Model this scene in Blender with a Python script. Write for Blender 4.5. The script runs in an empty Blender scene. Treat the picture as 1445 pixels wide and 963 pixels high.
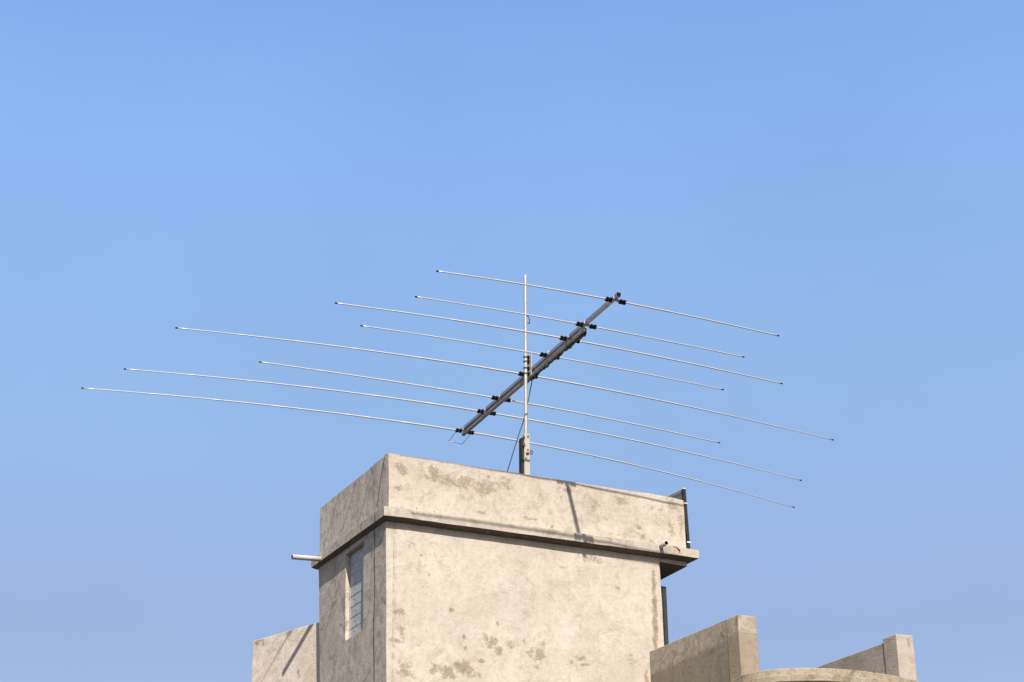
import bpy, bmesh, math, random
from mathutils import Vector, Matrix, noise
random.seed(7)
SC = bpy.context.scene
COL = SC.collection
OFF = 9.587                      # height of the tower's soffit above the ground

# ------------------------------------------------------------------ camera
YAW, PITCH, ROLL, FPX = 0.4615, 0.4288, -0.0129, 2742.75
fw = Vector((math.sin(YAW)*math.cos(PITCH), math.cos(YAW)*math.cos(PITCH), math.sin(PITCH)))
rt = fw.cross(Vector((0, 0, 1))).normalized(); up = rt.cross(fw)
rr = rt*math.cos(ROLL) + up*math.sin(ROLL); uu = up*math.cos(ROLL) - rt*math.sin(ROLL)
cam = bpy.data.cameras.new('camera'); co = bpy.data.objects.new('camera', cam); COL.objects.link(co)
co.matrix_world = Matrix(((rr.x, uu.x, -fw.x, -8.6957), (rr.y, uu.y, -fw.y, -20.9636), (rr.z, uu.z, -fw.z, -7.9866+OFF), (0, 0, 0, 1)))
cam.sensor_width = 36; cam.lens = 36*FPX/1445; cam.clip_end = 5000; cam.clip_start = 0.1
SC.camera = co

# ------------------------------------------------------------------ light
SUN = Vector((-0.29, -1.0, 1.125)).normalized()       # towards the sun
w = bpy.data.worlds.new('World'); SC.world = w; w.use_nodes = True
nt = w.node_tree; nt.nodes.clear()
sky = nt.nodes.new('ShaderNodeTexSky'); sky.sky_type = 'NISHITA'; sky.sun_disc = False
sky.sun_elevation = math.asin(SUN.z); sky.sun_rotation = math.atan2(SUN.x, SUN.y)
sky.air_density = 1.0; sky.dust_density = 2.2; sky.ozone_density = 4.0; sky.altitude = 100
# dusty haze band: the sky pales and loses blue towards the horizon
tcw = nt.nodes.new('ShaderNodeTexCoord'); spw = nt.nodes.new('ShaderNodeSeparateXYZ'); rw = nt.nodes.new('ShaderNodeValToRGB'); mw = nt.nodes.new('ShaderNodeMix'); mw.data_type = 'RGBA'; mw.blend_type = 'MULTIPLY'; mw.inputs[0].default_value = 1
nt.links.new(tcw.outputs['Generated'], spw.inputs[0]); nt.links.new(spw.outputs[2], rw.inputs[0])
HZ = [(0.0, (0.377, 0.288, 0.251)), (0.2737, (0.4434, 0.3692, 0.3482)), (0.3062, (0.4881, 0.4129, 0.3857)), (0.3523, (0.5245, 0.4823, 0.4495)), (0.3995, (0.5604, 0.5358, 0.4926)), (0.4716, (0.5984, 0.6007, 0.5862)), (0.5126, (0.61, 0.6365, 0.6402)), (0.5638, (0.5982, 0.64, 0.6832)), (0.8, (0.25, 0.265, 0.29))]
rw.color_ramp.interpolation = 'LINEAR'
while len(rw.color_ramp.elements) < len(HZ): rw.color_ramp.elements.new(.5)
for e_, (p_, c_) in zip(rw.color_ramp.elements, HZ): e_.position = p_; e_.color = (*c_, 1)
nt.links.new(sky.outputs[0], mw.inputs[6]); nt.links.new(rw.outputs[0], mw.inputs[7])
bg = nt.nodes.new('ShaderNodeBackground'); bg.inputs['Strength'].default_value = 0.15
out = nt.nodes.new('ShaderNodeOutputWorld')
vm = nt.nodes.new('ShaderNodeVectorMath'); vm.operation = 'SCALE'; mr = nt.nodes.new('ShaderNodeMapRange'); mr.inputs[1].default_value = -.25; mr.inputs[2].default_value = .35; mr.inputs[3].default_value = 1.15; mr.inputs[4].default_value = 2.0
nt.links.new(spw.outputs[1], mr.inputs[0]); nt.links.new(mr.outputs[0], vm.inputs['Scale'])
nz = nt.nodes.new('ShaderNodeTexNoise'); nz.inputs['Scale'].default_value = 5; nz.inputs['Detail'].default_value = 3; nt.links.new(tcw.outputs['Generated'], nz.inputs['Vector'])
nr = nt.nodes.new('ShaderNodeMapRange'); nr.inputs[1].default_value = .3; nr.inputs[2].default_value = .7; nr.inputs[3].default_value = .965; nr.inputs[4].default_value = 1.035; nt.links.new(nz.outputs[0], nr.inputs[0])
v2 = nt.nodes.new('ShaderNodeVectorMath'); v2.operation = 'SCALE'; nt.links.new(mw.outputs[2], v2.inputs[0]); nt.links.new(nr.outputs[0], v2.inputs['Scale']); nt.links.new(v2.outputs[0], vm.inputs[0]); nt.links.new(vm.outputs[0], bg.inputs[0]); nt.links.new(bg.outputs[0], out.inputs[0])
sl = bpy.data.lights.new('sun', 'SUN'); sl.energy = 5.0; sl.angle = math.radians(0.6); sl.color = (1.0, 0.93, 0.86)
so = bpy.data.objects.new('sun', sl); COL.objects.link(so); so.rotation_euler = (-SUN).to_track_quat('-Z', 'Y').to_euler()
so.location = (0, 0, 60)
SC.view_settings.view_transform = 'Standard'; SC.view_settings.look = 'None'
SC.view_settings.exposure = 0.62; SC.view_settings.gamma = 1; SC.view_settings.use_curve_mapping = False
SC.render.engine = 'CYCLES'; SC.cycles.use_denoising = True

# ------------------------------------------------------------------ materials
def mat(name, base=(.5, .5, .5), rough=.7, metal=0.0):
    m = bpy.data.materials.new(name); m.use_nodes = True
    b = m.node_tree.nodes['Principled BSDF']
    b.inputs['Base Color'].default_value = (*base, 1); b.inputs['Roughness'].default_value = rough; b.inputs['Metallic'].default_value = metal
    return m
class NB:
    """small helper to write node chains"""
    def __init__(s, m): s.t = m.node_tree; s.b = s.t.nodes['Principled BSDF']; s.pos = s.t.nodes.new('ShaderNodeNewGeometry').outputs['Position']
    def n(s, k, **kw):
        o = s.t.nodes.new(k)
        for a, b in kw.items(): setattr(o, a, b)
        return o
    def setv(s, sock, v):
        if hasattr(v, 'node'): s.t.links.new(v, sock)
        else: sock.default_value = v
    def math(s, op, a, b=0.0, c=None, clamp=False):
        o = s.n('ShaderNodeMath', operation=op, use_clamp=clamp); s.setv(o.inputs[0], a); s.setv(o.inputs[1], b)
        if c is not None: s.setv(o.inputs[2], c)
        return o.outputs[0]
    def vmath(s, op, a, b):
        o = s.n('ShaderNodeVectorMath', operation=op); s.setv(o.inputs[0], a); s.setv(o.inputs[1], b); return o
    def noise(s, scale, detail=5, rough=.6, vec=None, dist=0.0, stretch=None, seed=(0, 0, 0)):
        mp = s.n('ShaderNodeMapping'); s.setv(mp.inputs[0], vec if vec is not None else s.pos)
        mp.inputs['Location'].default_value = seed
        if stretch: mp.inputs['Scale'].default_value = stretch
        o = s.n('ShaderNodeTexNoise'); s.setv(o.inputs['Vector'], mp.outputs[0]); o.inputs['Scale'].default_value = scale
        o.inputs['Detail'].default_value = detail; o.inputs['Roughness'].default_value = rough; o.inputs['Distortion'].default_value = dist
        return o
    def ramp(s, v, a, b, lo=0.0, hi=1.0):
        o = s.n('ShaderNodeMapRange', interpolation_type='SMOOTHSTEP'); s.setv(o.inputs[0], v)
        for i, x in enumerate((a, b, lo, hi)): o.inputs[i+1].default_value = x
        return o.outputs[0]
    def mix(s, f, a, b, blend='MIX'):
        o = s.n('ShaderNodeMix', data_type='RGBA', blend_type=blend); s.setv(o.inputs[0], f)
        for k, x in ((6, a), (7, b)):
            if hasattr(x, 'node'): s.t.links.new(x, o.inputs[k])
            else: o.inputs[k].default_value = (*x, 1)
        return o.outputs[2]
    def bump(s, h, strength, dist):
        o = s.n('ShaderNodeBump'); s.setv(o.inputs['Height'], h); o.inputs['Strength'].default_value = strength; o.inputs['Distance'].default_value = dist
        s.t.links.new(o.outputs[0], s.b.inputs['Normal'])

def plaster(name, base, dark, grime=.5, seed=0.0, spots=(), streak=.3, warm=(.205, .155, .097), pale=None, lines=(), grain=1.0, ztone=None):
    """hand-trowelled cement render: clouds, damp blotches, runs, trowel sweeps, pin holes"""
    m = mat(name, base, .92); k = NB(m); S = (seed, seed*1.7, seed*.6)
    big = k.noise(1.1, 6, .62, seed=S, dist=.6).outputs[0]
    mid = k.noise(3.6, 7, .68, seed=(S[0]+5, S[1], S[2]), dist=1.1).outputs[0]
    fine = k.noise(26, 5, .7, seed=S).outputs[0]
    sand = k.noise(170, 3, .6, seed=S).outputs[0]
    run = k.noise(5.0, 6, .65, stretch=(2.2, 2.2, .22), seed=(S[0], S[1]+9, 0)).outputs[0]
    trow = k.noise(7.0, 4, .6, stretch=(.6, .6, 2.6), seed=(S[0]+2, 3, 1), dist=2.0).outputs[0]
    c = k.mix(k.ramp(big, .35, .68), base, pale or tuple(min(.95, x*1.16) for x in base))
    c = k.mix(k.math('MULTIPLY', k.ramp(mid, .50, .70), .62*grime), c, dark)
    c = k.mix(k.math('MULTIPLY', k.ramp(run, .52, .78), streak), c, dark)
    c = k.mix(k.math('MULTIPLY', k.ramp(trow, .55, .72), .12*grime), c, warm)
    c = k.mix(k.math('MULTIPLY', k.ramp(fine, .50, .70), .38*grime), c, warm)
    mott = k.noise(9.0, 9, .76, seed=(S[0]+1, 6, 2), dist=.5).outputs[0]
    c = k.mix(k.math('MULTIPLY', k.ramp(mott, .45, .66), .5*grime), c, (.25, .212, .145))
    c = k.mix(k.math('MULTIPLY', k.ramp(k.noise(1.9, 5, .6, seed=(S[0]+31, 2, 5), dist=.8).outputs[0], .46, .66), .34), c, tuple(x*y for x, y in zip(base, (.86, .80, .68))))
    # small dark flecks
    fl = k.noise(11, 8, .75, seed=(S[0]+11, 4, 8)).outputs[0]
    c = k.mix(k.math('MULTIPLY', k.ramp(fl, .66, .74), .5*grime), c, warm)
    if ztone:                                           # a second, rougher coat below a cast line
        z0, col, soft = ztone
        zz = k.n('ShaderNodeSeparateXYZ'); k.setv(zz.inputs[0], k.pos)
        e = k.math('ADD', zz.outputs[2], k.math('MULTIPLY', k.math('SUBTRACT', mid, .5), .10*soft))
        f = k.ramp(e, z0-.012*soft, z0+.012*soft, 1, 0)
        c = k.mix(k.math('MULTIPLY', f, k.ramp(mid, .2, .6, .95, .55)), c, col)
    if spots or lines:
        warp = k.noise(7.5, 6, .72, seed=(3, 8, 2)).outputs[1]
        wv = k.vmath('SUBTRACT', warp, (.5, .5, .5)).outputs[0]
        acc = None
        for (x, y, z, rx, rz, a) in spots:
            amp = min(rx, rz)*3.2
            p = k.vmath('ADD', k.pos, k.vmath('MULTIPLY', wv, (amp, amp, amp)).outputs[0]).outputs[0]
            d = k.vmath('SUBTRACT', p, (x, y, z)).outputs[0]
            d = k.vmath('MULTIPLY', d, (1/rx, 1/rx, 1/rz)).outputs[0]
            ln = k.n('ShaderNodeVectorMath', operation='LENGTH'); k.setv(ln.inputs[0], d)
            f = k.math('MULTIPLY', k.math('SUBTRACT', 1.25, ln.outputs['Value'], clamp=False), a*1.25)
            acc = k.math('MAXIMUM', acc, f) if acc else f
        if acc:
            rag = k.noise(17, 9, .74, seed=(7, 7, 1), dist=.8).outputs[0]
            v_ = k.math('ADD', k.math('MAXIMUM', acc, 0.0), k.math('MULTIPLY', k.math('SUBTRACT', rag, .5), k.math('MINIMUM', k.math('MULTIPLY', k.math('MAXIMUM', acc, 0.0), 7.0), 2.6)))
            c = k.mix(k.ramp(v_, .18, .62, 0, .62), c, warm)
            c = k.mix(k.ramp(v_, .62, 1.3, 0, .5), c, tuple(x*.72 for x in warm))
        for (ax, v0, wd, amp, a, col) in lines:          # thin wavering line at coordinate v0 on axis ax
            sp = k.n('ShaderNodeSeparateXYZ'); k.setv(sp.inputs[0], k.vmath('ADD', k.pos, k.vmath('MULTIPLY', wv, (amp, amp, amp)).outputs[0]).outputs[0])
            f = k.math('MULTIPLY', k.ramp(k.math('ABSOLUTE', k.math('SUBTRACT', sp.outputs[ax], v0)), 0, wd, 1, 0), a)
            c = k.mix(k.math('MULTIPLY', f, k.ramp(fl, .38, .6)), c, col)
    vo = k.n('ShaderNodeTexVoronoi', feature='DISTANCE_TO_EDGE'); vo.inputs['Scale'].default_value = .9
    cw = k.vmath('SUBTRACT', k.noise(3.1, 6, .7, seed=S).outputs[1], (.5, .5, .5)).outputs[0]
    k.setv(vo.inputs['Vector'], k.vmath('ADD', k.pos, k.vmath('MULTIPLY', cw, (.5, .5, .5)).outputs[0]).outputs[0])
    cr = k.math('MULTIPLY', k.ramp(vo.outputs[0], 0, .006, 1, 0), k.ramp(big, .50, .60, 0, .5))
    c = k.mix(cr, c, (.13, .105, .075))
    c = k.mix(k.ramp(sand, .3, .7, .17*grain, 0), c, (.12, .10, .075))
    k.t.links.new(c, k.b.inputs['Base Color'])
    h = k.math('ADD', k.math('MULTIPLY', trow, .2), k.math('ADD', k.math('MULTIPLY', mid, .6), k.math('ADD', k.math('MULTIPLY', fine, .25), k.math('MULTIPLY', sand, .12))))
    k.bump(h, .5, .022)
    return m
Z = OFF
CEM = (.485, .427, .353); CEMD = (.225, .190, .143)
FRONT_SPOTS = [(x, 0, z+Z, rx, rz, a) for x, z, rx, rz, a in [
    (.853, -1.073, .055, .03, .75), (1.479, -1.169, .03, .05, .8), (1.40, -1.43, .13, .10, .62), (1.496, -1.50, .06, .09, .7), (1.30, -1.36, .08, .05, .5),
    (1.66, -1.42, .13, .07, .5), (1.85, -1.37, .05, .05, .4), (2.06, -1.50, .14, .17, .6), (2.10, -1.36, .08, .05, .5), (1.93, -1.50, .07, .12, .45),
    (1.02, -1.40, .03, .06, .6), (1.04, -1.53, .03, .04, .65), (1.263, -1.66, .045, .04, .7), (1.00, -1.78, .16, .09, .72), (.80, -1.86, .16, .10, .6), (1.15, -1.86, .18, .05, .4),
    (.62, -1.84, .10, .08, .5), (.24, -1.90, .16, .12, .5), (.16, -1.18, .10, .05, .6), (.20, -1.42, .10, .16, .42), (.12, -1.55, .10, .05, .6),
    (2.62, -1.48, .10, .04, .6), (2.70, -1.56, .10, .03, .55), (2.50, -1.55, .05, .04, .4), (2.05, -1.95, .3, .2, .3), (2.9, -1.9, .2, .25, .35), (3.35, -1.4, .1, .3, .25),
    (3.75, -.35, .036, .22, .85), (3.742, -.66, .048, .22, .9), (3.738, -.95, .045, .22, .9), (3.73, -1.15, .045, .15, .95),
    (2.85, -.16, .22, .09, .4), (3.2, -.5, .05, .03, .5), (.45, -.42, .03, .02, .6), (.50, -.55, .02, .02, .5), (.55, -.66, .03, .03, .4), (.47, -.82, .02, .02, .5),
    (.28, -.30, .12, .1, .28), (.85, -.28, .14, .06, .22), (2.4, -.28, .2, .1, .2), (3.58, -1.75, .05, .3, .5), (1.9, -.8, .3, .4, .12), (3.1, -1.0, .3, .3, .12)]]
PAR_SPOTS = [(x, 0, z+Z, rx, rz, a) for x, z, rx, rz, a in [
    (.17, .66, .13, .09, .55), (.13, .40, .07, .05, .5), (.62, .68, .13, .13, .6), (.82, .60, .2, .10, .55), (1.05, .62, .16, .12, .55), (1.35, .60, .22, .16, .5), (1.6, .70, .14, .10, .5),
    (.63, .38, .012, .012, .8), (1.0, .52, .12, .2, .25), (1.45, .40, .2, .2, .22), (1.25, .25, .09, .03, .5), (1.9, .27, .05, .03, .6), (2.0, .27, .12, .03, .4), (2.27, .21, .035, .03, .75),
    (2.5, .74, .14, .06, .5), (2.62, .46, .012, .012, .7), (2.9, .60, .12, .14, .4), (3.3, .72, .18, .09, .45), (3.05, .42, .14, .12, .25), (3.55, .38, .05, .06, .45), (3.62, .25, .05, .05, .5),
    (3.85, .58, .20, .22, .3), (4.1, .74, .12, .12, .5), (4.05, .42, .09, .2, .45), (4.2, .55, .05, .3, .4), (3.75, .22, .09, .05, .4), (2.85, .165, .22, .012, .6), (.22, .70, .05, .02, .4), (2.1, .62, .1, .12, .3)]]
M = {}
M['front'] = plaster('front_render', CEM, CEMD, .62, 1.3, FRONT_SPOTS, .16, warm=(.20, .138, .078), lines=[(0, .078, .012, .06, .8, (.20, .155, .10)), (0, .10, .02, .12, .45, (.22, .175, .115))])
M['parapet'] = plaster('parapet_render', (.475, .415, .34), CEMD, .8, 4.1, PAR_SPOTS, .22, warm=(.195, .138, .08))
M['side'] = plaster('side_render', (.52, .46, .38), (.235, .20, .155), 1.35, 7.7, (), .6)
M['ledge'] = plaster('ledge_render', (.44, .395, .325), (.22, .185, .135), 1.1, 2.2, (), .35)
M['low'] = plaster('low_wall_render', (.58, .51, .425), (.26, .22, .16), .8, 12.5, [(-.39, 3.70, Z-.68, .06, .05, .8), (-.33, 3.56, Z-.70, .03, .07, .7), (-.36, 3.62, Z-.66, .09, .02, .7), (-.15, 3.1, Z-.67, .12, .05, .5), (-.05, 2.9, Z-1.25, .05, .08, .6)], .3)
M['wing'] = plaster('wing_render', (.35, .305, .25), (.135, .118, .082), 2.0, 21.0, (), .95, warm=(.17, .135, .085), ztone=(Z-1.60, (.155, .137, .10), 2.5))
M['pillar'] = plaster('pillar_render', (.39, .325, .26), (.17, .14, .09), 1.8, 31.0, (), .8, ztone=(Z-1.575, (.225, .185, .12), .5))
M['pillar2'] = plaster('pillar_render_pale', (.40, .345, .285), (.24, .20, .147), .8, 37.0, [(6.12, -2.1, Z-1.42, .035, .09, .55), (6.03, -2.1, Z-1.385, .012, .012, .8)], .3)
M['wing2'] = plaster('far_wing_render', (.37, .32, .265), (.21, .178, .138), .9, 41.0, (), .3)
M['curve'] = plaster('curved_ledge_render', (.34, .28, .20), (.095, .075, .045), 2.0, 51.0, (), .9, warm=(.155, .12, .072))
M['soffit'] = plaster('shade_dark_concrete', (.085, .075, .06), (.05, .042, .034), 1, 71.0)  # near-black concrete: shade under the ledge and beam is put into the colour
M['roof'] = plaster('roof_screed', (.35, .32, .28), (.2, .18, .15), 1, 61.0)

def metal(name, base, rough, metal_=1.0, var=.3, scale=9, spotcol=None, spotamt=.0, sp_scale=20):
    m = mat(name, base, rough, metal_); k = NB(m)
    n1 = k.noise(scale, 5, .65).outputs[0]
    c = k.mix(k.math('MULTIPLY', k.ramp(n1, .35, .7), var), base, tuple(x*.55 for x in base))
    if spotcol: 
        n2 = k.noise(sp_scale, 6, .7, seed=(5, 3, 2)).outputs[0]
        f = k.math('MULTIPLY', k.ramp(n2, .58, .66), spotamt); c = k.mix(f, c, spotcol)
        k.t.links.new(k.math('MULTIPLY', k.math('SUBTRACT', 1.0, f), metal_), k.b.inputs['Metallic'])
    k.t.links.new(c, k.b.inputs['Base Color'])
    k.t.links.new(k.ramp(n1, .3, .8, rough*.8, min(1, rough*1.3)), k.b.inputs['Roughness'])
    k.bump(n1, .1, .004); return m
M['alu'] = metal('aluminium_tube', (.60, .585, .565), .42, .5, .2)
M['boom'] = metal('aluminium_boom', (.36, .355, .36), .42, .6, .45, 14)
M['galv'] = metal('galvanised_pipe', (.42, .40, .36), .55, .4, .35, 16, (.40, .37, .30), .5, 30)
M['post'] = metal('weathered_painted_steel', (.44, .41, .33), .6, .25, .3, 10, (.20, .21, .20), .7, 14)
M['darksteel'] = metal('dark_steel', (.03, .033, .032), .6, .05, .5, 12, (.14, .075, .045), .6, 22)
M['teal'] = metal('dark_painted_strip', (.045, .055, .054), .6, .0, .6, 6)
for q_ in ('darksteel', 'teal'): M[q_].node_tree.nodes['Principled BSDF'].inputs['Specular IOR Level'].default_value = .08
M['rust'] = metal('rusty_steel', (.16, .05, .03), .85, .2, .5, 40)
M['sheet'] = metal('grey_sheet', (.30, .31, .32), .5, .5, .3, 6)
M['black'] = mat('black_plastic', (.006, .006, .006), .85); M['black'].node_tree.nodes['Principled BSDF'].inputs['Specular IOR Level'].default_value = .15
M['boom_dark'] = metal('weathered_stiffener', (.27, .255, .245), .5, .5, .4, 14)
M['cable'] = mat('black_cable', (.015, .015, .016), .55)
M['old_cable'] = mat('dusty_cable', (.045, .040, .035), .8)
M['pvc'] = metal('grey_plastic_pipe', (.45, .42, .41), .45, 0, .15, 12)
M['pipe_in'] = mat('pipe_inside', (.01, .01, .01), .9)
M['orange'] = mat('orange_wire', (.65, .07, .02), .5)
M['white'] = mat('white_clip', (.75, .73, .70), .5)
M['frame'] = mat('brown_window_bar', (.27, .215, .165), .6)
M['winframe'] = mat('window_frame_paint', (.30, .27, .23), .6)
gm = mat('window_glass', (.4, .44, .45), .45); k = NB(gm)
gn = k.noise(5, 4, .6, stretch=(1, 1, .8), dist=2.5).outputs[0]
gc = k.mix(k.ramp(gn, .35, .65), (.37, .385, .37), (.50, .51, .49)); k.t.links.new(gc, gm.node_tree.nodes['Principled BSDF'].inputs['Base Color'])
k.t.links.new(k.ramp(gn, .3, .7, .55, .8), k.b.inputs['Roughness']); gm.node_tree.nodes['Principled BSDF'].inputs['Specular IOR Level'].default_value = .4
M['glass'] = gm
g = mat('dusty_ground', (.10, .085, .065), .95); k = NB(g)
c = k.mix(k.ramp(k.noise(.25, 8, .6).outputs[0], .35, .65), (.035, .030, .024), (.055, .047, .038)); k.t.links.new(c, k.b.inputs['Base Color']); M['ground'] = g

# ------------------------------------------------------------------ building helpers
def tag(o, label=None, cat=None, group=None, kind=None):
    for a, b in (('label', label), ('category', cat), ('group', group), ('kind', kind)):
        if b: o[a] = b
    return o
def empty(name, loc, label, cat, group=None):
    o = bpy.data.objects.new(name, None); COL.objects.link(o); o.location = loc; o.empty_display_size = .2
    return tag(o, label, cat, group)
def wloc(o):
    v = Vector(o.location)
    while o.parent: o = o.parent; v += Vector(o.location)
    return v
def obj(name, bm, m, parent=None, smooth=False, bevel=0, label=None, base=None):
    """world-space bmesh -> ONE mesh object, re-based on its parent (or on base)"""
    me = bpy.data.meshes.new(name)
    org = wloc(parent) if parent else Vector(base or (0, 0, 0))
    bmesh.ops.recalc_face_normals(bm, faces=bm.faces)
    bmesh.ops.translate(bm, verts=bm.verts, vec=-org); bm.to_mesh(me); bm.free()
    o = bpy.data.objects.new(name, me); COL.objects.link(o)
    for x in (m if isinstance(m, (list, tuple)) else [m]): me.materials.append(x)
    if smooth:
        for p in me.polygons: p.use_smooth = True
    if parent: o.parent = parent
    else: o.location = org
    if bevel:
        b = o.modifiers.new('bevel', 'BEVEL'); b.width = bevel; b.segments = 2; b.limit_method = 'ANGLE'; b.angle_limit = math.radians(40)
    if label: o['label'] = label
    return o
def V(x, y, z): return Vector((x, y, z+OFF))
def hexa(bm, c, mi=0):
    """8 corners: bottom 4 (ccw), top 4"""
    v = [bm.verts.new(p) for p in c]
    for f in ((3, 2, 1, 0), (4, 5, 6, 7), (0, 1, 5, 4), (1, 2, 6, 5), (2, 3, 7, 6), (3, 0, 4, 7)):
        bm.faces.new([v[i] for i in f]).material_index = mi
    return v
def box(bm, x0, x1, y0, y1, z0, z1, mi=0):
    return hexa(bm, [V(x0, y0, z0), V(x1, y0, z0), V(x1, y1, z0), V(x0, y1, z0), V(x0, y0, z1), V(x1, y0, z1), V(x1, y1, z1), V(x0, y1, z1)], mi)
def gridcut(bm, step, zmin=None):
    """cut into a lattice so the edges can be uneven"""
    for ax in range(3):
        lo = min(v.co[ax] for v in bm.verts); hi = max(v.co[ax] for v in bm.verts)
        if ax == 2 and zmin is not None: lo = max(lo, zmin)
        n = int((hi-lo)/step)
        for i in range(1, n+1):
            p = Vector((0, 0, 0)); p[ax] = lo + (hi-lo)*i/(n+1); nn = Vector((0, 0, 0)); nn[ax] = 1
            bmesh.ops.bisect_plane(bm, geom=bm.verts[:]+bm.edges[:]+bm.faces[:], plane_co=p, plane_no=nn, dist=1e-5)
def wobble(bm, amp, sc=2.3, seed=0):
    for v in bm.verts:
        p = v.co*sc + Vector((seed, seed*2, seed*3)); q = v.co*9 + Vector((seed, 0, seed))
        v.co += noise.noise_vector(p)*amp + noise.noise_vector(q)*amp*.35
def tube(bm, pts, rad, n=10, cap=True, mi=0):
    pts = [Vector(p) for p in pts]; rad = rad if isinstance(rad, (list, tuple)) else [rad]*len(pts)
    rings = []; ref = None
    for i, p in enumerate(pts):
        d = (pts[min(i+1, len(pts)-1)] - pts[max(i-1, 0)]).normalized()
        if ref is None: ref = d.orthogonal().normalized()
        a = (ref - d*ref.dot(d)).normalized(); b = d.cross(a); ref = a
        rings.append([bm.verts.new(p + (a*math.cos(2*math.pi*j/n) + b*math.sin(2*math.pi*j/n))*rad[i]) for j in range(n)])
    for r0, r1 in zip(rings, rings[1:]):
        for j in range(n):
            f = bm.faces.new((r0[j], r0[(j+1) % n], r1[(j+1) % n], r1[j])); f.smooth = True; f.material_index = mi
    if cap: bm.faces.new(rings[0][::-1]).material_index = mi; bm.faces.new(rings[-1]).material_index = mi
def beam(bm, a, b, wx, wz, side=None, mi=0):
    """rectangular bar from a to b; wx across (side), wz along the other normal"""
    a, b = Vector(a), Vector(b); d = (b-a).normalized()
    s = (Vector(side) if side else d.cross(Vector((0, 0, 1))))
    s = (s - d*s.dot(d)).normalized(); t = s.cross(d).normalized()
    c = [p + s*i*wx/2 + t*j*wz/2 for p in (a, b) for i, j in ((-1, -1), (1, -1), (1, 1), (-1, 1))]
    hexa(bm, c, mi)
def N(): return bmesh.new()

# ------------------------------------------------------------------ ground (one sheet to the horizon)
bm = N(); s = 3000
bm.faces.new([bm.verts.new(p) for p in ((-s, -s, 0), (s, -s, 0), (s, s, 0), (-s, s, 0))])
tag(obj('ground', bm, M['ground']), kind='structure')

# ------------------------------------------------------------------ stair tower
T = empty('stair_tower', (0, 0, 0), 'square plastered rooftop tower with a projecting ledge and a high parapet carrying the antenna', 'tower')
GB = -OFF
TH = .13
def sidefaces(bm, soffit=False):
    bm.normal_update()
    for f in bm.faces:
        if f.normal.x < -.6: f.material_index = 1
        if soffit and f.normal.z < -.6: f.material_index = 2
# front wall
bm = N()
hexa(bm, [V(.24, 0, GB), V(3.95, 0, GB), V(3.95, TH, GB), V(.24, TH, GB), V(.0700, 0, .03), V(3.842, 0, .07), V(3.842, TH, .07), V(.0700, TH, .03)])
gridcut(bm, .16, OFF-2.6); wobble(bm, .004, seed=1); sidefaces(bm); obj('front_wall', bm, [M['front'], M['side']], T)
# side wall with a window opening (grid in y-z, thickness in x)
def side_x(z): return -.03 + (.03-z)*.17/(OFF+.03)
bm = N()
ys = [.0, .40, .735, .93, 1.13, 1.335, 1.7, 2.0, 2.31]; zs = [GB, -5, -3, -2.4, -2.0, -1.6, -1.225, -.95, -.65, -.35, -.083, .04]
dz = lambda y, z: (.022*(y-.8) if z > -3 else 0)
grid = {}
for a, x in ((0, 0), (1, .10)):
    for i, y in enumerate(ys):
        for j, z in enumerate(zs): grid[a, i, j] = bm.verts.new(V(side_x(z)+x, y+(.06*max(z, -3) if i == 8 else 0), z+dz(y, z)*(.7 if -1.3 < z < -.05 else .5)))
hole = lambda i, j: ys[i] >= .73 and ys[i+1] <= 1.336 and zs[j] >= -1.226 and zs[j+1] <= -.082
for i in range(len(ys)-1):
    for j in range(len(zs)-1):
        if hole(i, j): continue
        bm.faces.new([grid[0, i, j], grid[0, i, j+1], grid[0, i+1, j+1], grid[0, i+1, j]])
        bm.faces.new([grid[1, i, j], grid[1, i+1, j], grid[1, i+1, j+1], grid[1, i, j+1]])
for e in [e for e in bm.edges if len(e.link_faces) == 1]:
    key = {v: k_ for k_, v in grid.items()}
    a, b = [key[v] for v in e.verts]
    if a[0] == 0: bm.faces.new([grid[a], grid[b], grid[1, b[1], b[2]], grid[1, a[1], a[2]]])
bmesh.ops.recalc_face_normals(bm, faces=bm.faces); bm.normal_update()
for f in bm.faces:
    if f.normal.y < -.7 and f.calc_center_median().y < .05: f.material_index = 1
wobble(bm, .004, seed=1); obj('side_wall', bm, [M['side'], M['front']], T)
# right and rear walls
bm = N(); hexa(bm, [V(3.95-TH, TH, GB), V(3.95, TH, GB), V(3.95, 2.015, GB), V(3.95-TH, 2.015, GB), V(3.842-TH, TH, .07), V(3.842, TH, .07), V(3.842, 2.185, .07), V(3.842-TH, 2.185, .07)])
obj('right_wall', bm, M['side'], T, bevel=.007)
bm = N(); hexa(bm, [V(.26, 2.02, GB), V(3.95, 2.02, GB), V(3.95, 2.12, GB), V(.26, 2.12, GB), V(.11, 2.19, .04), V(3.842, 2.19, .06), V(3.842, 2.29, .06), V(.11, 2.29, .04)])
obj('rear_wall', bm, M['side'], T)
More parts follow.
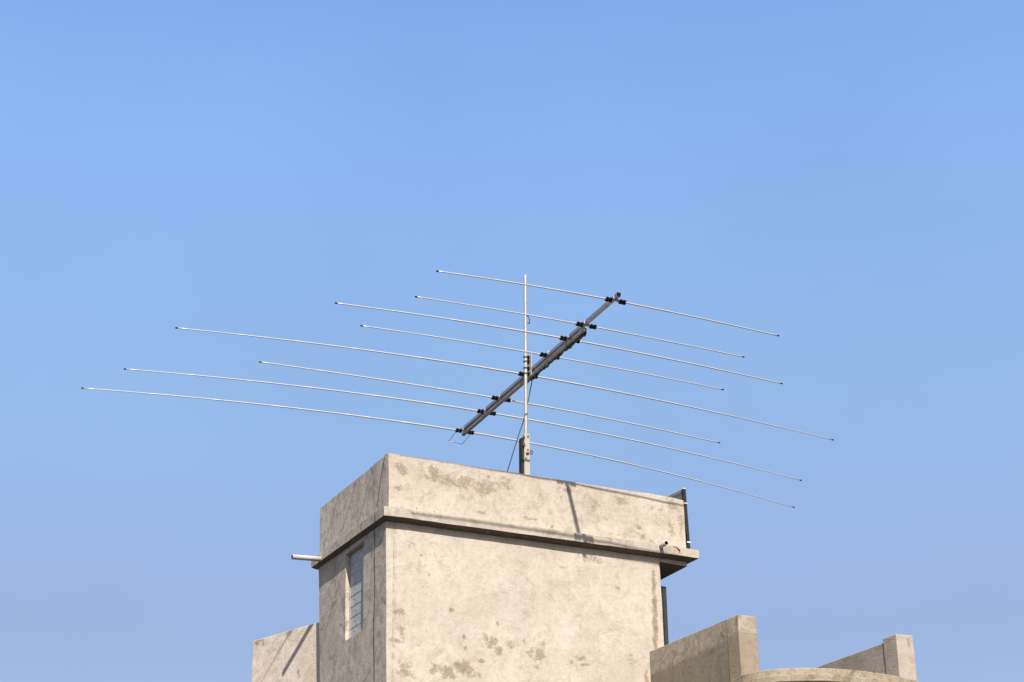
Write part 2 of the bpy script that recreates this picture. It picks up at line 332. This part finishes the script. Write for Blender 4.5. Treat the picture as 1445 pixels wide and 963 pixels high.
# ledge slab with a slightly dished soffit
bm = N()
top = [V(-.104, -.107, .102), V(4.39, -.107, .145), V(4.39, 2.41, .20), V(-.104, 2.416, .157)]
bot = [V(-.098, -.107, -.017), V(4.389, -.107, .032), V(4.389, 2.40, .085), V(-.101, 2.407, .051)]
inn = [V(-.032, -.004, -.053), V(4.30, -.004, -.006), V(4.30, 2.39, .05), V(-.032, 2.395, .03)]
tv = [bm.verts.new(p) for p in top]; bv = [bm.verts.new(p) for p in bot]; iv = [bm.verts.new(p) for p in inn]
bm.faces.new(tv); bm.faces.new(iv[::-1])
for i in range(4):
    j = (i+1) % 4; bm.faces.new((bv[i], bv[j], tv[j], tv[i])); bm.faces.new((iv[i], iv[j], bv[j], bv[i]))
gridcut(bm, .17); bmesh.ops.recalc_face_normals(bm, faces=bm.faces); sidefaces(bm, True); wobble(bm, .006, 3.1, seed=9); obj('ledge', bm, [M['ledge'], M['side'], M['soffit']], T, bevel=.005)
# lintel beam that carries the ledge past the wall on the right
bm = N(); hexa(bm, [V(3.846, .001, -.058), V(4.263, .001, -.066), V(4.263, 2.3, -.03), V(3.846, 2.3, -.03), V(3.846, .001, .02), V(4.268, .001, .02), V(4.268, 2.3, .06), V(3.846, 2.3, .06)])
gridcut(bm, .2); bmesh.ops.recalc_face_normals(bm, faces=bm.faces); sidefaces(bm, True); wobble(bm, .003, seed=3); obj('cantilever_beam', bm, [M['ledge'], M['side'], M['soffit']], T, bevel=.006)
# parapet: four butted walls in one part
bm = N(); tp = .115
o_b = [(.009, .005, .10), (4.269, .005, .14), (4.269, 2.36, .19), (0, 2.356, .15)]
o_t = [(-.012, .005, .849), (4.262, .005, .878), (4.27, 2.40, .93), (.0, 2.417, .902)]
i_b = [(tp, tp, .10), (4.27-tp, tp, .14), (4.27-tp, 2.36-tp, .19), (tp, 2.36-tp, .15)]
i_t = [(tp, tp, .85), (4.27-tp, tp, .88), (4.27-tp, 2.40-tp, .93), (tp, 2.41-tp, .90)]
R4 = [[bm.verts.new(V(*p)) for p in q] for q in (o_b, o_t, i_t, i_b)]
for r0, r1 in zip(R4, R4[1:]+R4[:1]):
    for i in range(4): j = (i+1) % 4; bm.faces.new((r0[i], r0[j], r1[j], r1[i]))
gridcut(bm, .17); wobble(bm, .007, 2.7, seed=12)
bm.verts.ensure_lookup_table()
for v in bm.verts:      # worn front right corner
    d = (v.co - V(4.27, 0, .885)).length
    if d < .16 and v.co.z > OFF+.8: v.co.z -= .022*(1-d/.16)
bmesh.ops.recalc_face_normals(bm, faces=bm.faces); sidefaces(bm); obj('parapet', bm, [M['parapet'], M['side']], T, bevel=.01)
bm = N(); hexa(bm, [V(.1, .1, .05), V(4.17, .1, .09), V(4.17, 2.3, .13), V(.1, 2.3, .1), V(.1, .1, .17), V(4.17, .1, .19), V(4.17, 2.3, .22), V(.1, 2.3, .20)]); obj('roof_deck', bm, M['roof'], T)

# window: frame, pane, bars
wx = .032
fr = N()
def wp(y, z): return V(side_x(z)+wx+.018, y, z+.0154*(y-.8))
y0, y1, z0, z1 = .745, 1.325, -1.213, -.095
for a, b in (((y0, z0), (y0, z1)), ((y1, z0), (y1, z1)), ((y0, z0), (y1, z0)), ((y0, z1), (y1, z1))): beam(fr, wp(*a)+Vector((.006, 0, 0)), wp(*b)+Vector((.006, 0, 0)), .012, .012)
F = obj('window_frame', fr, M['winframe'], T)
bm = N(); bm.faces.new([bm.verts.new(wp(y, z)+Vector((.012, 0, 0))) for y, z in ((y0, z0), (y1, z0), (y1, z1), (y0, z1))])
r = bmesh.ops.extrude_face_region(bm, geom=bm.faces[:]); bmesh.ops.translate(bm, verts=[v for v in r['geom'] if isinstance(v, bmesh.types.BMVert)], vec=(.006, 0, 0))
obj('pane', bm, M['glass'], F)
br = N()
for i in range(1, 8):
    z = z1 + (z0-z1)*i/8; tube(br, [wp(y0, z)+Vector((.012, 0, 0)), wp(y1, z)+Vector((.012, 0, 0))], .003, 6)
for jy in (.30, .70):                         # thin wrought scrolls between the bars
    pts = [wp(y0+(y1-y0)*(jy+.10*math.sin(i*.9)), z1+(z0-z1)*i/56)+Vector((.0118, 0, 0)) for i in range(57)]
    tube(br, pts, .0019, 5)
obj('window_bars', br, M['frame'], F)

# drain spouts
def spout(a, b, ro, m_):
    bm = N(); a, b = Vector(a), Vector(b); d = (b-a).normalized(); ri = ro*.86
    q = d.to_track_quat('Z', 'Y').to_matrix(); n = 24; R = []
    for p, rad in ((a, ro), (b, ro), (b, ri), (b-d*.16, ri)):
        R.append([bm.verts.new(p + q@Vector((math.cos(t*2*math.pi/n)*rad, math.sin(t*2*math.pi/n)*rad, 0))) for t in range(n)])
    for i in range(3):
        for j in range(n):
            f = bm.faces.new((R[i][j], R[i][(j+1) % n], R[i+1][(j+1) % n], R[i+1][j])); f.smooth = True; f.material_index = 1 if i == 2 else 0
    bm.faces.new(R[3]).material_index = 1; bm.faces.new(R[0][::-1])
    return obj('drain_pipe', bm, [m_, M['pipe_in']], T)
spout(V(-.02, 2.06, .072), V(-.497, 2.06, .046), .0335, M['pvc'])
spout(V(3.818, .02, .128), V(3.80, -.27, .112), .029, M['pvc'])
# orange wire stub on the ledge front
bm = N(); tube(bm, [V(3.98, -.02, .150), V(4.0, -.112, .142), V(4.05, -.115, .140)], .0035, 6); tube(bm, [V(4.05, -.115, .140), V(4.075, -.118, .115), V(4.095, -.12, .09)], .0075, 7)
obj('wire_stub', bm, M['orange'], T)
# plaster nibs and small holes on the ledge and parapet
for x, z, s_ in ((.33, .135, .013), (.57, .125, .010)):
    bm = N(); box(bm, x-s_/2, x+s_/2, -.111, -.104, z-s_, z+s_); obj('embedded_bolt', bm, M['frame'], T, bevel=.002)

# ------------------------------------------------------------------ cable down the side of the tower
bm = N()
pts = [V(.10, .10, .87), V(-.02, .088, .856), V(-.026, .13, .75), V(-.032, .205, .55), V(-.06, .20, .3), V(-.113, .17, .10), V(-.115, .145, -.02), V(-.10, .20, -.06), V(-.04, .345, -.12),
       V(-.034, .352, -.3), V(-.030, .335, -.6), V(-.026, .330, -.9), V(-.024, .35, -1.1), V(-.018, .362, -1.26), V(-.02, .348, -1.34), V(-.014, .370, -1.44), V(-.008, .355, -1.7), V(-.0, .35, -2.2), V(.04, .35, -5), V(.09, .35, GB+.02)]
tube(bm, pts, .0036, 7)
tag(obj('cable', bm, M['old_cable'], base=(-.02, .3, 0)), 'thin black cable hanging down the shaded side of the tower near its front corner', 'cable')

# ------------------------------------------------------------------ steel uprights
P = empty('sheet_metal_panel', V(4.3, .02, .2), 'grey sheet metal panel in dark steel frame at the right end of the parapet', 'metal panel')
bm = N(); hexa(bm, [V(4.283, -.01, .19), V(4.325, -.01, .19), V(4.325, .04, .19), V(4.283, .04, .19), V(4.256, -.01, 1.02), V(4.299, -.01, 1.02), V(4.299, .04, 1.02), V(4.256, .04, 1.02)]); obj('frame_post', bm, M['darksteel'], P, bevel=.004)
bm = N(); hexa(bm, [V(4.283, 1.1, .21), V(4.325, 1.1, .21), V(4.325, 1.14, .21), V(4.283, 1.14, .21), V(4.256, 1.1, 1.07), V(4.299, 1.1, 1.07), V(4.299, 1.14, 1.07), V(4.256, 1.14, 1.07)]); obj('frame_post', bm, M['darksteel'], P, bevel=.004)
bm = N(); hexa(bm, [V(4.258, .04, .985), V(4.297, .04, .985), V(4.297, 1.1, 1.045), V(4.258, 1.1, 1.045), V(4.257, .04, 1.025), V(4.297, .04, 1.025), V(4.297, 1.1, 1.085), V(4.257, 1.1, 1.085)]); obj('top_rail', bm, M['sheet'], P, bevel=.003)
bm = N(); hexa(bm, [V(4.300, .04, .23), V(4.304, .04, .23), V(4.304, 1.1, .24), V(4.300, 1.1, .24), V(4.276, .04, .985), V(4.280, .04, .985), V(4.280, 1.1, 1.045), V(4.276, 1.1, 1.045)]); obj('sheet', bm, M['sheet'], P)
for z, x in ((.815, 4.262), (.272, 4.28)):
    bm = N(); box(bm, x, x+.052, -.014, .0, z-.009, z+.009); obj('clip', bm, M['white'], P, bevel=.003)
bm = N(); box(bm, 4.262, 4.298, -.012, .03, 1.02, 1.032); obj('end_cap', bm, M['white'], P, bevel=.003)

P = empty('steel_door_leaf', V(4.0, .2, GB), 'dark steel door leaf seen edge on beyond the right edge of the tower wall', 'steel door')
bm = N(); box(bm, 3.955, 4.05, .2, .24, -3.2, -.312); obj('edge_channel', bm, M['darksteel'], P, bevel=.004)
bm = N(); box(bm, 4.0, 4.006, .24, 1.0, -3.2, -.33); obj('leaf_sheet', bm, M['darksteel'], P)
bm = N(); box(bm, 3.998, 4.044, .196, .1995, -3.2, -.32); obj('cover_strip', bm, M['teal'], P)

# ------------------------------------------------------------------ low wall behind the tower on the left
bm = N(); th = .3919; dr = Vector((-math.sin(th), math.cos(th), 0)); nn = Vector((dr.y, -dr.x, 0)); o0 = Vector((.0592, 2.6243, 0))
a = o0 - dr*.12; b = o0 + dr*1.23; b2 = o0+dr*1.20
c = [a+Vector((0, 0, 0)), b2, b2+nn*.16, a+nn*.16]
tops = [a, b, b+nn*.16, a+nn*.16]
hexa(bm, [Vector((p.x, p.y, 0)) for p in c] + [Vector((p.x, p.y, OFF-.632)) for p in tops])
gridcut(bm, .17, OFF-2.5); wobble(bm, .004, seed=20)
tag(obj('parapet_wall', bm, M['low'], bevel=.009, base=(-.2, 3.2, 0)), 'low plastered parapet wall joined behind the left side of the tower, crossed by a pipe shadow', 'wall')

# ------------------------------------------------------------------ terrace: two wing walls, end pillars, curved ledge
B = empty('curved_balcony', (4.9, -2, 0), 'rounded cement balcony right of the tower, with two wing walls ending in pillars', 'balcony')
bm = N(); hexa(bm, [V(3.66, -1.848, GB), V(3.87, -1.848, GB), V(3.87, -.004, GB), V(3.66, -.004, GB), V(3.634, -1.848, -1.356), V(3.86, -1.848, -1.356), V(3.86, -.004, -1.284), V(3.634, -.004, -1.284)])
gridcut(bm, .17, OFF-2.6); wobble(bm, .004, seed=31); obj('side_wall', bm, M['wing'], B, bevel=.009)
bm = N(); hexa(bm, [V(3.615, -2.107, GB), V(3.91, -2.107, GB), V(3.91, -1.85, GB), V(3.615, -1.85, GB), V(3.631, -2.107, -1.366), V(3.890, -2.107, -1.366), V(3.890, -1.85, -1.352), V(3.631, -1.85, -1.352)])
gridcut(bm, .13, OFF-2.6); wobble(bm, .0045, 3, seed=33); obj('pillar', bm, M['pillar'], B, bevel=.01)
bm = N(); hexa(bm, [V(5.945, -1.834, GB), V(6.17, -1.834, GB), V(6.17, 2.4, GB), V(5.945, 2.4, GB), V(5.945, -1.834, -1.378), V(6.17, -1.834, -1.378), V(6.17, 2.4, -1.24), V(5.945, 2.4, -1.24)])
gridcut(bm, .17, OFF-2.6); wobble(bm, .004, seed=35); obj('side_wall', bm, M['wing2'], B, bevel=.009)
bm = N(); hexa(bm, [V(5.931, -2.107, GB), V(6.23, -2.107, GB), V(6.23, -1.836, GB), V(5.931, -1.836, GB), V(5.931, -2.107, -1.338), V(6.190, -2.107, -1.331), V(6.19, -1.836, -1.325), V(5.931, -1.836, -1.330)])
gridcut(bm, .13, OFF-2.6); wobble(bm, .004, 3, seed=36); obj('pillar', bm, M['pillar2'], B, bevel=.01, label='cleaner, paler pillar')
def curve_slab(name, grow, z0, z1, m_, seed, back=-1.9):
    bm = N(); n = 72; cx, hx, dy, yc = 4.93, 1.33, .80, -2.09
    xs = []
    for i in range(n+1):
        t = math.pi*(1-i/n); c_, s_ = math.cos(t), math.sin(t)
        xs.append((cx+math.copysign(abs(c_)**.92, c_)*(hx+grow), yc-(dy+grow)*abs(s_)**.92))
    ring = xs + [(cx+hx+grow, back), (cx-hx-grow, back)]
    lo = [bm.verts.new(V(x, y, z0)) for x, y in ring]; hi = [bm.verts.new(V(x, y, z1)) for x, y in ring]
    bm.faces.new(hi); bm.faces.new(lo[::-1]); q = len(ring)
    for i in range(q): bm.faces.new((lo[i], lo[(i+1) % q], hi[(i+1) % q], hi[i]))
    wobble(bm, .006, 3, seed=seed); return obj(name, bm, m_, B, bevel=.008)
curve_slab('coping', 0, -2.205, -2.12, M['curve'], 40)
curve_slab('ledge', .035, -2.287, -2.2052, M['curve'], 41)
curve_slab('curved_wall', -.16, GB, -2.2872, M['curve'], 42)

# ------------------------------------------------------------------ mast
MB_ = V(2.022, .245, .17); MT = V(2.067, .245, 3.866)
A = empty('antenna_mast', MB_, 'galvanised steel mast pole bolted to a rust marked steel post on the tower roof', 'mast')
def mz(z): t = (z+OFF-MB_.z)/(MT.z-MB_.z); return MB_.lerp(MT, t)
bm = N(); n = 20
pts = [mz(.95)] + [mz(.95+i*.36) for i in range(1, 9)] + [MT]
tube(bm, pts, .0235, 18)
obj('pole', bm, M['galv'], A)
bm = N(); tube(bm, [MT-Vector((0, 0, .0)), MT+Vector((0, 0, .006))], [.0245, .023], 18); obj('pole_cap', bm, M['galv'], A)
bm = N(); beam(bm, V(2.028, .215, .18), V(2.0375, .215, 1.528), .078, .006, side=(1, 0, 0)); beam(bm, V(1.992, .24, .18), V(2.0015, .24, 1.528), .006, .05, side=(1, 0, 0)); beam(bm, V(2.064, .24, .18), V(2.0735, .24, 1.528), .006, .05, side=(1, 0, 0))
obj('channel_post', bm, M['post'], A, bevel=.0015)
bm = N(); beam(bm, V(1.965, .26, .18), V(1.976, .26, 1.462), .030, .08, side=(1, 0, 0)); obj('angle_iron', bm, M['darksteel'], A, bevel=.002)
for (x, y, z, r_) in ((1.985, .205, 1.36, .022), (2.03, .205, 1.245, .016), (2.05, .205, 1.25, .012), (2.045, .205, 1.30, .009), (1.99, .205, 1.47, .014), (2.05, .205, 1.49, .011), (2.016, .205, 1.18, .008)):
    bm = N(); tube(bm, [V(x, y+.01, z), V(x, y-.008, z)], r_, 6); obj('bolt', bm, M['rust'], A)
bm = N(); ctr = V(2.096, .215, 1.272)
tube(bm, [ctr+Vector((math.cos(t*math.pi/7)*.020, 0, math.sin(t*math.pi/7)*.024)) for t in range(15)], .008, 6, cap=False); obj('ring_eye', bm, M['rust'], A)
bm = N(); tube(bm, [V(2.06, .22, 3.24), V(2.078, .21, 3.25), V(2.09, .20, 3.21), V(2.10, .20, 3.17), V(2.094, .20, 3.13), V(2.08, .205, 3.12), V(2.075, .205, 3.15)], .0065, 6); obj('cable_tie', bm, M['cable'], A)

# ------------------------------------------------------------------ antenna
ph = -.0223; bd = Vector((-math.sin(ph), math.cos(ph), 0)); ed = Vector((math.cos(ph), math.sin(ph), 0)); NB0 = Vector((2.066, -2.2347, 0))
def bp(s_, z): p = NB0 + bd*s_; return Vector((p.x, p.y, z+OFF))
Y = empty('yagi_antenna', bp(2.63, 2.42), 'large aluminium beam antenna with eight long drooping rods across a square boom', 'antenna')
ZE = 2.418; BW = .042
bm = N(); beam(bm, bp(-.055, ZE+.040), bp(4.76, ZE+.028), .049, .049); boom = obj('boom', bm, M['boom'], Y, bevel=.004)
bm = N(); beam(bm, bp(-.064, ZE+.040), bp(-.052, ZE+.040), .053, .053); obj('end_cap', bm, M['black'], boom, bevel=.004)
bm = N(); beam(bm, bp(.86, ZE-.040), bp(4.74, ZE-.050), BW, BW); st = obj('stiffener_tube', bm, M['boom_dark'], Y, bevel=.004)
for s_ in (.83, 1.7, 2.3, 3.1, 3.62):
    bm = N(); beam(bm, bp(s_, ZE+.066), bp(s_+.03, ZE+.066), .02, .012); tube(bm, [bp(s_+.015, ZE+.05), bp(s_+.015, ZE+.078)], .005, 6); obj('bolt', bm, M['boom'], boom)
S_ = [.0391, .8363, 1.3059, 1.8951, 2.5617, 3.4339, 3.9241, 4.6838]
EL = [(-2.38, 2.346, 2.347, 2.37, 2.415, .0105), (-2.325, 2.375, 2.313, 2.393, 2.421, .0095), (-3.188, 2.331, 3.191, 2.349, 2.4225, .0115), (-2.633, 2.381, 2.625, 2.397, 2.4335, .0095),
      (-4.823, 2.231, 4.825, 2.247, 2.426, .0125), (-3.46, 2.365, 3.466, 2.309, 2.418, .0115), (-5.116, 2.174, 5.149, 2.146, 2.405, .0125), (-5.483, 2.142, 5.496, 2.019, 2.398, .0125)]
for i, (hl, zl, hr, zr, zc, r0) in enumerate(EL):
    c = bp(S_[i], 0)
    def ep(h):
        H, zt = (hl, zl) if h < 0 else (hr, zr)
        tlt = (zr-zl)/(hr-hl)*.35 if i == 7 else 0
        return Vector((c.x+ed.x*h, c.y+ed.y*h, OFF+zc+(zt-zc)*abs(h/H)**1.9))
    bm = N(); L = max(-hl, hr); hs = []; rs = []
    nseg = 3 if L < 3 else (4 if L < 4 else 6)
    def rad(h): return r0*(1-.10*int(min(nseg-1, abs(h)/L*nseg)))
    hh = [hl+(hr-hl)*j/64 for j in range(65)]
    # telescoping sections: step the radius at each joint
    pl, rl = [], []
    for a_, b_ in zip(hh, hh[1:]):
        pl.append(ep(a_)); rl.append(rad(a_))
        if abs(rad(a_)-rad(b_)) > 1e-6: m_ = (a_+b_)/2; pl += [ep(m_-.004), ep(m_+.004)]; rl += [rad(a_), rad(b_)]
    pl.append(ep(hh[-1])); rl.append(rad(hh[-1]))
    if i == 4:                                                     # the driven rod is split in the middle
        k0 = [j for j, p in enumerate(pl) if (p-ep(0)).dot(ed) < -.02]; k1 = [j for j, p in enumerate(pl) if (p-ep(0)).dot(ed) > .02]
        rl = [x*1.02 for x in rl]; tube(bm, [pl[j] for j in k0]+[ep(-.02)], [rl[j] for j in k0]+[r0], 10); tube(bm, [ep(.02)]+[pl[j] for j in k1], [r0]+[rl[j] for j in k1], 10)
    else: tube(bm, pl, [x*1.02 for x in rl], 10)
    el = obj('element', bm, M['alu'], Y)
    for h_, sg in ((hl, -1), (hr, 1)):
        bm = N(); p = ep(h_); d_ = (ep(h_)-ep(h_-sg*.1)).normalized(); tube(bm, [p-d_*.014, p+d_*.012], [.0108, .0098], 8); obj('tip_cap', bm, M['black'], el)
    # mounting plate and insulated clamps
    bm = N(); beam(bm, Vector(ep(-.14))+Vector((0, 0, r0+.003)), Vector(ep(.14))+Vector((0, 0, r0+.003)), .055, .005, side=bd); obj('mounting_plate', bm, M['alu'], el, bevel=.001)
    bm = N(); q_ = Vector(ep(0))+Vector((0, 0, .043)); beam(bm, q_-ed*.027, q_+ed*.027, .022, .046, side=bd); obj('saddle', bm, M['alu'], el, bevel=.002)
    for h_ in (-.118, -.068, .072, .120):
        bm = N(); p = ep(h_)
        beam(bm, p-ed*.019+Vector((0, 0, .006)), p+ed*.019+Vector((0, 0, .006)), .066, .022, side=bd)
        tube(bm, [p-ed*.018-Vector((0, 0, .008)), p+ed*.018-Vector((0, 0, .008))], .0235, 10)
        tube(bm, [p-bd*.02+Vector((0, 0, -.02)), p-bd*.02+Vector((0, 0, .026))], .006, 6); tube(bm, [p+bd*.02+Vector((0, 0, -.02)), p+bd*.02+Vector((0, 0, .026))], .006, 6)
        obj('clamp', bm, M['black'], el, bevel=.002)
# hairpin behind the last rod
bm = N()
tube(bm, [V(2.075, 2.47, 2.40), V(2.075, 2.60, 2.40), V(2.135, 2.905, 2.405)], .0045, 6); tube(bm, [V(2.285, 2.47, 2.395), V(2.30, 2.60, 2.395), V(2.355, 2.935, 2.405)], .0045, 6); tube(bm, [V(2.13, 2.90, 2.405), V(2.36, 2.93, 2.405)], .0045, 6)
obj('hairpin_loop', bm, M['boom'], Y)
# bracket to the mast
bm = N(); box(bm, 2.094, 2.100, .16, .33, 2.36, 2.665); bk = obj('mast_bracket', bm, M['alu'], Y, bevel=.001)
for z in (2.64, 2.575, 2.48, 2.40):
    bm = N(); c = mz(z); pts = [V(2.112, .245-.032, z)] + [Vector((c.x-math.cos(t)*.033+0, c.y+math.sin(t)*.033, c.z)) for t in [(-90+i*18)*math.pi/180 for i in range(11)]] + [V(2.112, .245+.032, z)]
    tube(bm, pts, .0048, 6)
    box(bm, c.x+.018, 2.093, .215, .275, z-.018, z+.018); obj('u_bolt', bm, M['black'], bk)
bm = N(); box(bm, 2.13, 2.20, .22, .30, 2.36, 2.40); box(bm, 2.16, 2.20, .30, .40, 2.385, 2.42); obj('feed_box', bm, M['black'], Y, bevel=.004)
# black feed line tied under the boom
bm = N(); pts = []
for j in range(41):
    s_ = .90+j*.045; p = bp(s_, ZE-.062-.012*abs(math.sin(j*1.35))-.008*math.sin(j*.8)); pts.append(p+ed*(.026+.006*math.sin(j*2.1)))
tube(bm, pts, [(.017 if j < 14 else .012)+.004*math.sin(j*1.7)**2 for j in range(41)], 7); obj('feed_line', bm, M['cable'], Y)
# loose coaxial cable to the roof
bm = N(); K = [V(2.198, 0.330, 2.414), V(2.154, 0.325, 2.209), V(2.106, 0.320, 1.999), V(2.073, 0.320, 1.856), V(2.036, 0.320, 1.725), V(1.964, 0.330, 1.508), V(1.890, 0.345, 1.261), V(1.819, 0.360, 1.021), V(1.742, 0.380, 0.767), V(1.765, .42, .45), V(1.70, .52, .205)]
fine_ = []
for i in range(len(K)-1):
    p0, p1, p2, p3 = K[max(0, i-1)], K[i], K[i+1], K[min(len(K)-1, i+2)]
    for t in [j/6 for j in range(6)]:
        fine_.append(.5*((2*p1)+(p2-p0)*t+(2*p0-5*p1+4*p2-p3)*t*t+(3*p1-p0-3*p2+p3)*t**3))
tube(bm, fine_+[K[-1]], .0068, 7)
tag(obj('coaxial_cable', bm, M['cable'], base=(1.9, .4, OFF+.2)), 'black coaxial cable hanging slack from the antenna boom past the mast to the roof', 'cable')
